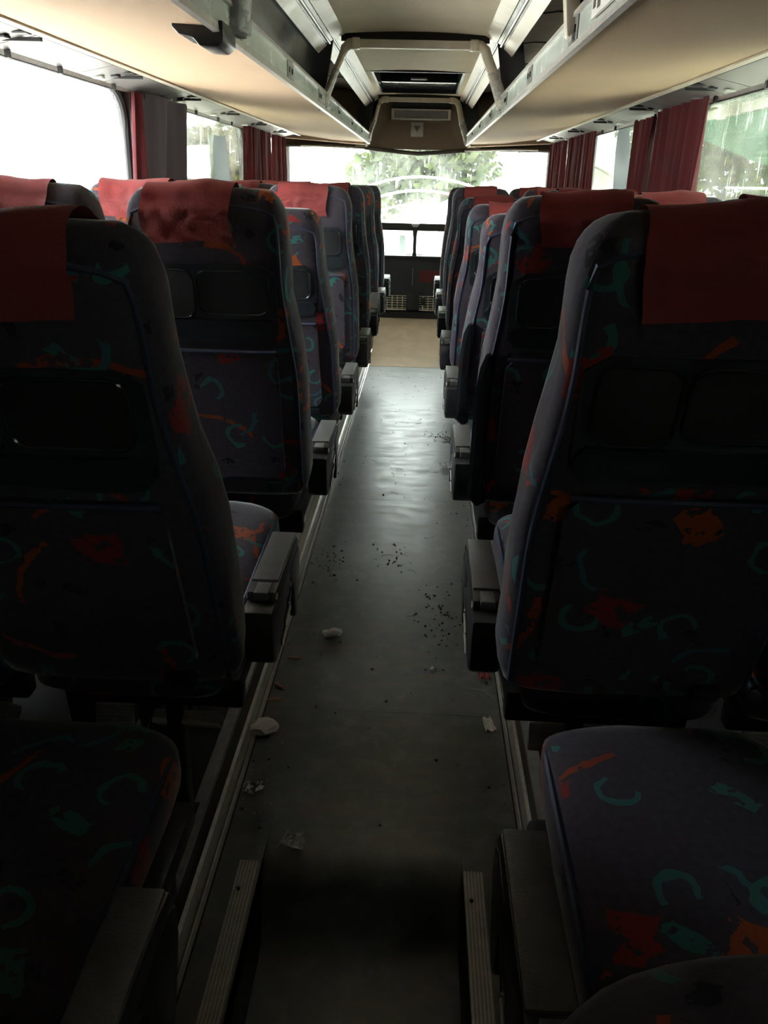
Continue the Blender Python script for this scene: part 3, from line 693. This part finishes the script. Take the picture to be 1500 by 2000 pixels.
FOOTRIB = [MB().box(-.064, .064, -.0155, -.011, -.028+.0085*i, -.024+.0085*i).mesh('footrest_rib', 'alu_dull') for i in range(7)]
FOOTARM = MB().tube([(0, .006, .0), (0, .008, .05), (0, -.02, .085)], .007, 6).mesh('footrest_arm', 'steel_black')
FOOTEDGE = MB().tube([(-.065, -.010, .030), (.065, -.010, .030)], .006, 6).mesh('footrest_edge', 'aluminium')
# armrest, aisle side at +x
ARM = MB().prism([(-.02, -.045), (-.02, .0), (.205, .0), (.25, -.006), (.262, -.02), (.262, -.038), (.20, -.055), (.03, -.062)], 'x', -.027, .027, .006).mesh('armrest', 'black_plastic')
ARMPAD = MB().box(-.0245, .0245, .022, .245, -.004, .0045, .003).mesh('arm_pad', 'arm_pad')
HINGE = MB().box(-.013, .013, -.026, .018, -.016, .001, .002).mesh('arm_hinge', 'arm_pad')
HINGEPIN = MB().tube([(-.028, -.012, -.012), (.028, -.012, -.012)], .0065, 8).mesh('hinge_pin', 'aluminium')
HOUSE = MB().prism([(-.06, .552), (.0, .556), (.06, .535), (.15, .515), (.175, .51), (.165, .475), (.11, .445), (.02, .43), (-.03, .432), (-.055, .45)], 'x', -.029, .027, .008).mesh('arm_housing', 'black_plastic')
SLOT = [MB().prism([(a, b), (a+.05, b+.010), (a+.048, b+.022), (a-.004, b+.014)], 'x', .0265, .0295).mesh('housing_slot', 'dark_gloss') for a, b in ((.02, .442), (.06, .462), (.095, .480))]
SLOTR = [MB().tube([(.030, a, b), (.030, a+.055, b+.012), (.030, a+.05, b+.024)], .0022, 5).mesh('slot_rim', 'aluminium') for a, b in ((.02, .440), (.06, .460))]
PADDLE = MB().prism([(.13, -.03), (.235, -.02), (.262, -.035), (.262, -.075), (.235, -.150), (.215, -.170), (.195, -.168), (.185, -.150), (.175, -.09)], 'x', .016, .029, .005).mesh('arm_lever', 'black_plastic')

ORD = ['', 'first', 'second', 'third', 'fourth', 'fifth', 'sixth', 'seventh', 'eighth']
def seat(row, side, pos, tilt=13.5, cover=None, note=''):
    s = -1 if side == 'left' else 1
    cx = s*(.420 if pos == 'aisle' else .845)
    t = empty('coach_seat', (cx, RY(row), PZ))
    k = (row*4+(0 if side == 'left' else 2)+(0 if pos == 'aisle' else 1))
    where = 'beside the aisle' if pos == 'aisle' else 'by the window'
    lab = 'patterned seat %s, %s side, %s row from rear%s' % (where, side, ORD[row], note)
    tag(t, lab, 'coach seat', 'patterned coach seats in rows')
    place('seat_pan', BASE, t); place('cross_beam', BEAM1, t); place('cross_beam', BEAM2, t)
    place('leg', SLIM if pos == 'aisle' else LEG, t, (-s*.025 if pos == 'aisle' else s*.12, 0, 0))
    if pos == 'aisle': place('leg', LEG, t, (s*.16, 0, 0))
    c = place('cushion', CUSH[k % 3], t, (s*.028 if pos == 'aisle' else 0, -.05 if (row, side) == (1, 'left') else 0, 0)); place('piping', CPIPE, c)
    if tilt is not None:
        b_ = place('backrest', BACKS[k % NB], t, (0, -.335, .41), (math.radians(tilt), 0, 0))
        place('piping', PIPE_R, b_); place('piping', PIPE_F, b_)
        place('back_shell', SHELL, b_)
        for nm, me in (('recess', RECESS_A), ('recess', RECESS_B), ('recess_rim', FRAME_A), ('recess_rim', FRAME_B), ('fold_tray', TRAY), ('seat_pocket', POCKET), ('pocket_hem', POCKHEM), ('ashtray', ASH)): place(nm, me, b_)
        if side == 'right' and row in (3, 4): place('side_shell', SIDES[-1], b_)
        if cover is not None:
            hc = place('headrest_cover', COVERS[cover], b_); hc['label'] = 'red cloth headrest cover'
            hc.location = (s*.012, 0, 0)
    # footrest bar hanging below the rear of the seat
    for j, fx in enumerate((s*.135, -s*.045)):
        fr = place('footrest', FOOTBAR, t, (fx, -.20, .25), (math.radians(-12 if (j == 0) == (side == 'left') else 48), 0, 0)); fr['label'] = 'ribbed aluminium footrest pad'
        for me in FOOTRIB: place('footrest_rib', me, fr)
        place('footrest_edge', FOOTEDGE, fr); place('footrest_arm', FOOTARM, t, (fx, -.195, .25))
    if pos == 'aisle':
        dy = {(1, 'right'): .05, (1, 'left'): -.06}.get((row, side), 0.0)
        ar = place('armrest', ARM, t, (-s*.218, -.262+dy, .587))
        if row == 6 and side == 'left': ar.rotation_euler = (math.radians(17), 0, 0)
        place('arm_pad', ARMPAD, ar); place('arm_hinge', HINGE, ar); place('hinge_pin', HINGEPIN, ar)
        lv = place('arm_lever', PADDLE, ar); lv.scale = (-s, 1, 1)
        hs = place('arm_housing', HOUSE, t, (-s*.218, -.262+dy, .014))
        for me in SLOT: place('housing_slot', me, hs).scale = (-s, 1, 1)
        for me in SLOTR: place('slot_rim', me, hs).scale = (-s, 1, 1)
    return t
UP, REC = 13.5, 26.0
for row in range(1, 9):
    for side in ('left', 'right'):
        for pos in ('aisle', 'window'):
            if row == 1 and pos == 'window': continue
            tilt = UP; cov = (row+(side == 'right')+(pos == 'window')*2) % 4; note = ''
            if pos == 'aisle' and (row, side) == (4, 'left'): tilt, cov, note = REC, None, ', reclined and without red cover'
            if pos == 'aisle' and (row, side) == (4, 'right'): tilt, cov, note = REC, None, ', reclined and without red cover'
            if pos == 'aisle' and (row, side) == (5, 'right'): tilt, note = REC-1, ', reclined'
            if pos == 'aisle' and (row, side) == (6, 'right'): tilt, note = REC-3, ', reclined'
            if pos == 'aisle' and (row, side) in ((8, 'right'), (7, 'left'), (8, 'left')): cov = None
            if row == 1 and side == 'right': tilt, cov = None, None
            if (row, side, pos) == (2, 'left', 'aisle'): tilt = 20.5
            if (row, side, pos) == (2, 'right', 'aisle'): tilt = 15.5
            st = seat(row, side, pos, tilt, cov, note)
            if row == 1 and side == 'right':
                # fully reclined backrest: only its padded corner shows at the bottom right
                def pad(u, v):
                    y = .10-.62*v if False else 0
                    return (0, 0, 0)
                mb = MB(); na = 32; V = []; Fc = []
                sl = [(-.03-.235*math.cos(math.pi*i/22), max(.12, (1-abs(math.cos(math.pi*i/22))**3.2)**.5)) for i in range(23)]
                for x, kk in sl:
                    for j in range(na):
                        a = 2*math.pi*(j+.5)/na; c_, s_ = math.cos(a), math.sin(a); e = .55
                        y = math.copysign(abs(c_)**e, c_)*.42*(.72+.28*kk); z = math.copysign(abs(s_)**e, s_)*.095*kk
                        nz = noise.noise(Vector((x*13, y*9, z*12+4)))*.012
                        V.append((x+nz*.4, -.66+y, .718+z+nz-.30*y*.2))
                for i in range(len(sl)-1):
                    for j in range(na): Fc.append((i*na+j, i*na+(j+1) % na, (i+1)*na+(j+1) % na, (i+1)*na+j))
                Fc += [tuple(range(na)), tuple((len(sl)-1)*na+j for j in range(na))[::-1]]
                rb = mb.add(V, Fc).obj('reclined_backrest', 'moquette', st, ang=75); rb['label'] = 'padded grey backrest corner with blue piping, laid flat'
                MB().tube([(x, -.66+math.cos(1.22)**.55*.42*(.72+.28*kk), .718+math.sin(1.22)**.55*.095*kk-.06*math.cos(1.22)**.55*.42*(.72+.28*kk)) for x, kk in sl[2:-2]], .007, 8).obj('piping', 'piping', rb)
                MB().box(-.15, .15, -1.1, -.5, .30, .56, .02).obj('back_frame', 'steel_black', st)

# ------------------------------------------------------------------ curtains
def curtain(s, y0, y1, z0, z1, folds, seed, mat, lab, pinch=.0, depth=.028, skew=0.0, bulge=0.0):
    random.seed(seed); ph = [random.uniform(0, 6.28) for _ in range(4)]
    def fn(u, v):
        z = z1-(z1-z0)*v
        wdt = 1-pinch*math.sin(math.pi*min(1, v*1.05))**1.0+bulge*math.sin(math.pi*v)
        yy = (y0+y1)/2+(u-.5)*(y1-y0)*wdt+skew*v
        x = WX-.035+depth*math.sin(folds*6.283*u+ph[0]+.5*math.sin(3*v+ph[1]))*(.55+.45*v)+.006*math.sin(folds*15*u+ph[2])
        return (s*x, yy, z)
    n_ = int(folds*12)
    o = MB().grid(fn, n_, 14, (s*.003, 0, 0)).obj('curtain', mat, ang=80)
    return tag(o, lab, 'curtain', 'window curtains')
curtain(-1, 3.80, 4.52, 1.00, 1.752, 2, 1, 'curtain_mauve', 'dull mauve curtain gathered at the first left window pillar', skew=-.15)
curtain(-1, 3.68, 3.78, 1.00, 1.74, 1.5, 2, 'curtain_red', 'narrow strip of dark red curtain beside the mauve left curtain', skew=-.06)
curtain(-1, 5.98, 6.85, 1.00, 1.752, 6, 3, 'curtain_red', 'dark red curtain bunched at the second left pillar', pinch=-.05, skew=-.05)
curtain(-1, 7.08, 7.60, 1.00, 1.752, 5, 4, 'curtain_red', 'dark red curtain in the left front corner', pinch=-.1)
curtain(1, 3.50, 4.22, 1.00, 1.752, 5, 5, 'curtain_red', 'large dark red curtain nearest on the right', pinch=.06, depth=.03)
curtain(1, 4.28, 4.62, 1.00, 1.735, 3, 6, 'curtain_red', 'narrower dark red curtain behind the large right curtain', pinch=.1)
curtain(1, 5.75, 6.75, 1.00, 1.752, 8, 7, 'curtain_red', 'dark red curtain bunched before the right front window', pinch=-.02)
curtain(1, 6.95, 7.62, 1.00, 1.752, 7, 8, 'curtain_red', 'dark red curtain in the right front corner')
# torn sun film hanging on the middle windows
def film(s, y0, y1, z0, z1, seed, lab):
    random.seed(seed)
    def fn(u, v):
        z = z1-(z1-z0)*v; wd = .35+.65*math.sin(math.pi*(.15+.75*v)); yc = (y0+y1)/2+.05*math.sin(4*v+seed)
        return (s*(WX+.022+.004*math.sin(9*v+4*u)), yc+(u-.5)*(y1-y0)*wd, z)
    o = MB().grid(fn, 8, 18, (s*.0008, 0, 0)).obj('sun_film', 'film_grey'); return tag(o, lab, 'window film', 'torn films on the windows')
film(1, 4.95, 5.35, .95, 1.74, 2, 'grey torn sun film hanging on the middle right window')
film(-1, 5.25, 5.7, .95, 1.66, 5, 'grey torn sun film on the middle left window')

# ------------------------------------------------------------------ litter on the aisle floor
def crumple(seed, r, fl_=.5, k=2, sharp=.5):
    bm = bmesh.new(); bmesh.ops.create_icosphere(bm, subdivisions=k, radius=1)
    for p in bm.verts:
        n1 = noise.noise(p.co*1.6+Vector((seed, seed*.7, 0))); n2 = noise.noise(p.co*4+Vector((0, seed, 3)))
        p.co *= 1+sharp*n1+.4*sharp*n2
    lo = min(p.co.z for p in bm.verts)
    mb = MB(); bm.verts.index_update()
    mb.add([(p.co.x*r[0], p.co.y*r[1], (p.co.z-lo)*r[2]*fl_) for p in bm.verts], [[q.index for q in f.verts] for f in bm.faces]); bm.free(); return mb
def litter(name, mb, mat, x, y, rz, lab, cat, smooth=False, z=.001):
    o = mb.obj(name, mat, smooth=smooth); o.location = (x, y, z); o.rotation_euler = (0, 0, rz); return tag(o, lab, cat, 'litter on the aisle floor')
litter('paper_wad', crumple(1, (.034, .013, .016), 1), 'paper', -.19, 2.408, .1, 'crumpled white paper wad in the middle left of the aisle', 'paper')
litter('plastic_bag', crumple(2.4, (.042, .030, .022), 1), 'paper', -.322, 1.875, .3, 'pale crumpled plastic bag against the left aisle edge', 'bag')
litter('foil_scrap', crumple(5.2, (.024, .018, .012), 1, 2, .9), 'foil', -.305, 1.645, .5, 'twisted silver foil scrap near the left stair corner', 'foil')
def wrapper(seed, w_, d_, h_):
    random.seed(seed)
    return MB().grid(lambda u, v: ((u-.5)*w_*(1-.15*v), (v-.5)*d_+.004*math.sin(9*u), .003+h_*abs(noise.noise(Vector((u*4+seed, v*4, seed))))+h_*.5*abs(v-.5)), 7, 5, (0, 0, .0012))
litter('wrapper', wrapper(3, .060, .045, .03), 'clear_film', -.182, 1.449+.02, -.15, 'clear crinkled wrapper by the stairwell lip', 'wrapper')
litter('wrapper', wrapper(8, .05, .09, .035), 'clear_film', .232, 4.224, .2, 'clear plastic wrapper beside the third right armrest', 'wrapper')
litter('wrapper', wrapper(11, .055, .06, .02), 'clear_film', .262, 4.75, .9, 'small clear wrapper far along the right aisle edge', 'wrapper')
litter('wrapper', wrapper(6, .035, .10, .03), 'red_scrap', .300, 2.214, .15, 'torn dark red wrapper against the right aisle edge', 'wrapper')
litter('wrapper', wrapper(16, .03, .06, .02), 'paper', .302, 1.95, .15, 'small pale torn wrapper lower on the right aisle edge', 'wrapper')
for x, y, rz, lab in ((-.298, 2.264, 0, 'flattened cigarette butt right of the left rail by the armrest'), (-.318, 2.106, -.7, 'short cigarette butt in front of the plastic bag'), (-.322, 2.03, .2, 'tiny cigarette butt touching the left rail')):
    o = MB().tube([(-.017, 0, .0045), (.0, 0, .0045), (.014, 0, .0045), (.020, .001, .005)], [.0045, .0045, .0045, .0055], 8, flat=.9).obj('cigarette_butt', 'butt_paper'); o.location = (x, y, .001); o.rotation_euler = (0, 0, rz)
    tag(o, lab, 'cigarette butt', 'litter on the aisle floor')
o = litter('bottle_cap', crumple(9, (.010, .008, .010), 1, 2, .3), 'paper', .147, 2.222, 0, 'small white lump right of the aisle centre', 'cap')
random.seed(21)
def crumbs(n_, mat, name, lab, sz, cl=None):
    mb = MB()
    for i in range(n_):
        if cl and random.random() < .55: c_ = random.choice(cl); x = random.gauss(c_[0], .035); y = random.gauss(c_[1], .08)
        elif random.random() < .5: x = random.choice((-1, 1))*(AH-abs(random.gauss(0, .035))); y = random.uniform(1.5, 6.5)
        else: x = random.uniform(-.31, .31); y = random.uniform(1.5, 6.7)
        if abs(x) > AH-.008: x = math.copysign(AH-.01, x)
        r = sz*random.uniform(.4, 1.3); a = random.uniform(0, 6.28); e = random.uniform(.5, 1.8)
        pts = [(x+r*e*math.cos(a), y+r*e*math.sin(a), .0008), (x+r*math.cos(a+2.1), y+r*math.sin(a+2.1), .0008), (x+r*math.cos(a+4.2), y+r*math.sin(a+4.2), .0008), (x, y, .001+r*.9)]
        mb.add(pts, [(0, 1, 3), (1, 2, 3), (2, 0, 3), (0, 2, 1)])
    o = mb.obj(name, mat, smooth=False); return tag(o, lab, 'crumbs', kind='stuff')
crumbs(330, 'dirt', 'dark_crumbs', 'dark grit and crumbs scattered over the aisle floor', .0045, [(.16, 2.67), (.18, 2.45), (.0, 3.1), (-.25, 3.0), (.2, 4.8)])
crumbs(120, 'pale_crumb', 'pale_crumbs', 'pale crumbs and lint scattered over the aisle floor', .0034, [(.2, 2.2), (.29, 1.7), (-.3, 1.7)])
mb = MB()
for i in range(16):
    x, y, a = random.uniform(-.28, .28), random.uniform(1.7, 6.3), random.uniform(0, 3.1); L = random.uniform(.015, .05)
    mb.tube([(x+L*(k-1.5)*.5*math.cos(a+.25*k), y+L*(k-1.5)*.5*math.sin(a+.25*k), .002) for k in range(4)], .0009, 4)
o = mb.obj('straw_bits', 'pale_crumb'); tag(o, 'thin straw and hair bits on the aisle floor', 'straw', kind='stuff')
o = MB().tube([(.20, 2.18, .002), (.24, 2.14, .003), (.30, 2.13, .004), (.327, 2.08, .003)], .0012, 5).obj('string', 'pale_crumb'); tag(o, 'thin pale string lying beside the red wrapper', 'string')

# ------------------------------------------------------------------ outside
g = MB().box(-60, 60, -40, 90, -1.5, -1.35).obj('ground', 'concrete'); struct(g, 'pale sunlit concrete yard outside the coach', 'ground')
def tree(x, y, h_, r, seed, mats, lab, n_=2600, leaf=.16):
    random.seed(seed); t = empty('tree', (x, y, -1.35)); tag(t, lab, 'tree', 'trees outside the windows')
    pts = [(0, 0, 0), (random.uniform(-.1, .1), .05, h_*.3), (random.uniform(-.3, .3), -.1, h_*.62)]
    MB().tube(pts, [.22, .17, .09], 8).obj('trunk', 'bark', t)
    for b_ in range(5):
        a = b_*1.257+random.random(); MB().tube([(0, .03, h_*.38), (math.cos(a)*r*.35, math.sin(a)*r*.35, h_*.6), (math.cos(a)*r*.6, math.sin(a)*r*.6, h_*.78)], [.08, .05, .02], 6).obj('branch', 'bark', t)
    cl_ = []
    for i in range(16):
        a = random.uniform(0, 6.28); q = random.uniform(.1, .75); cl_.append((math.cos(a)*r*q, math.sin(a)*r*q, h_*random.uniform(.36, .95), r*random.uniform(.28, .45)))
    for mi, mat in enumerate(mats):
        mb = MB()
        for i in range(n_//len(mats)):
            c_ = random.choice(cl_); d = Vector((random.gauss(0, 1), random.gauss(0, 1), random.gauss(0, .8))).normalized()*c_[3]*random.random()**.33
            p = Vector(c_[:3])+d; u = Vector((random.gauss(0, 1), random.gauss(0, 1), random.gauss(0, 1))).normalized(); v = u.cross(Vector((random.random(), random.random(), .3))).normalized()
            s_ = leaf*random.uniform(.5, 1.2); mb.add([p-u*s_, p+v*s_*.5, p+u*s_, p-v*s_*.5], [(0, 1, 2, 3)])
        o = mb.obj('foliage', mat, t, smooth=False); o['kind'] = 'stuff'
tree(.9, 31, 8.0, 4.0, 1, ('leaf_dark', 'leaf_mid'), 'tall dark tree beyond the centre of the windscreen', 9000, .26)
tree(-6.2, 25, 6.0, 1.9, 3, ('leaf_mid', 'leaf_yellow'), 'yellow green tree outside the middle left window', 6000, .17)
tree(8.9, 22, 5.4, 3.0, 5, ('leaf_mid', 'leaf_yellow', 'leaf_dark'), 'leafy green tree outside the right window under the canopy', 7500, .15)
tree(8.2, 31, 6.0, 2.6, 8, ('leaf_mid', 'leaf_yellow'), 'tree seen through the middle right window', 3000, .16)
# white gabled shed ahead
t = empty('shed', (0, 14, -1.35)); tag(t, 'white shed with a sloping bright roof ahead of the coach', 'shed')
MB().box(.4, 3.2, .3, 4.0, 0, 2.2).obj('shed_wall', 'wall_white', t)
MB().prism([(-.45, 2.02), (2.5, 3.32), (3.4, 2.9), (3.4, 2.8), (2.5, 3.2), (-.45, 1.92)], 'y', 0, 4.4).obj('shed_roof', 'roof_white', t)
MB().prism([(.4, 2.2), (2.5, 3.2), (3.2, 2.85), (3.2, 2.2)], 'y', .3, .4).obj('gable', 'wall_white', t)
MB().box(-.3, -.2, .2, .3, 0, 1.98).obj('post', 'pole_grey', t)
t = empty('lamp_pole', (2.05, 12.6, -1.35)); tag(t, 'grey green pole seen at the right end of the windscreen', 'pole')
MB().box(-.12, .12, -.12, .12, 0, 5).obj('shaft', 'pole_grey', t); MB().box(-.2, .2, -.2, .2, 0, .1).obj('base_plate', 'pole_grey', t)
# canopy on the right: corrugated roof on beams with a green tarpaulin
t = empty('canopy', (4.0, 9.0, -1.35)); tag(t, 'open canopy with white corrugated roof and cream beams on the right', 'canopy')
MB().grid(lambda u, v: (-.9+4.6*u, -3.4+6.4*v, 3.72+.10*(4.6*u)+.025*math.sin(v*230)), 3, 220, (0, 0, .02)).obj('corrugated_roof', 'roof_white', t)
for y in (-3.0, -1.2, .6, 2.4): MB().prism([(-.9, 3.46), (3.7, 3.92), (3.7, 4.06), (-.9, 3.60)], 'y', y, y+.10).obj('beam', 'beam_cream', t)
MB().prism([(-3.2, 3.52), (2.9, 3.52), (2.9, 3.62), (-3.2, 3.62)], 'x', -.7, -.6).obj('beam', 'beam_cream', t)
MB().tube([(-.65, -2.5, 3.5), (2.2, .6, 3.85)], .05, 6).obj('brace', 'beam_cream', t)
for x, y in ((-.7, -3.0), (3.5, -3.0), (-.7, 2.5), (3.5, 2.5)): MB().box(x, x+.1, y, y+.1, 0, 3.6+.1*(x+.7)).obj('post', 'beam_cream', t)
o = MB().grid(lambda u, v: (3.15+2.8*v*.4, 6.6+4.9*u, 2.10-.16*v-.34*v*(1-(2*u-1)**2*.3)+.05*u), 18, 8, (.02, 0, 0)).obj('tarpaulin', 'tarp_green'); tag(o, 'sagging green tarpaulin under the canopy on the right', 'tarpaulin')
t = empty('wire_fence', (2.6, 5, -1.35)); tag(t, 'white cable strung on posts outside the right window', 'cable')
MB().tube([(0, -4, 2.80), (.15, 0, 2.79), (.3, 3.5, 2.80)], .010, 6).obj('wire', 'roof_white', t)
for y in (-4, 3.5): MB().tube([(.3*(y+4)/7.5, y, 0), (.3*(y+4)/7.5, y, 2.83)], .03, 6).obj('post', 'pole_grey', t)
# white building close on the left
t = empty('white_building', (-11, 4, -1.35)); tag(t, 'long white sunlit building outside the left window', 'building')
MB().box(-3, 0, -12, 10, 0, 3.4).obj('wall', 'wall_white', t); MB().box(-3.4, .5, -12.4, 10.4, 3.4, 3.6).obj('roof', 'roof_white', t)
for y in (-9, -5, -1, 3, 7): MB().box(0, .04, y, y+1.2, 1.0, 2.2).obj('window', 'dark_gloss', t)
t = empty('parked_van', (-3.4, 18, -1.35)); tag(t, 'white parked van ahead of the windscreen on the left', 'van')
MB().prism([(-2.4, .4), (-2.4, 1.2), (-1.6, 1.35), (-1.0, 2.0), (2.3, 2.05), (2.4, .4)], 'x', -.9, .9, .08).obj('body', 'van_white', t)
MB().prism([(-1.55, 1.38), (-1.0, 1.93), (-.95, 1.93), (-1.48, 1.38)], 'x', -.75, .75).obj('windscreen', 'dark_gloss', t)
MB().box(-.8, .8, -2.46, -2.38, .5, .75, .02).obj('bumper', 'red_paint', t)
for x in (-.9, .75):
    for y in (-1.5, 1.5): MB().tube([(x, y, .35), (x+.15, y, .35)], .34, 16).obj('wheel', 'rubber', t)
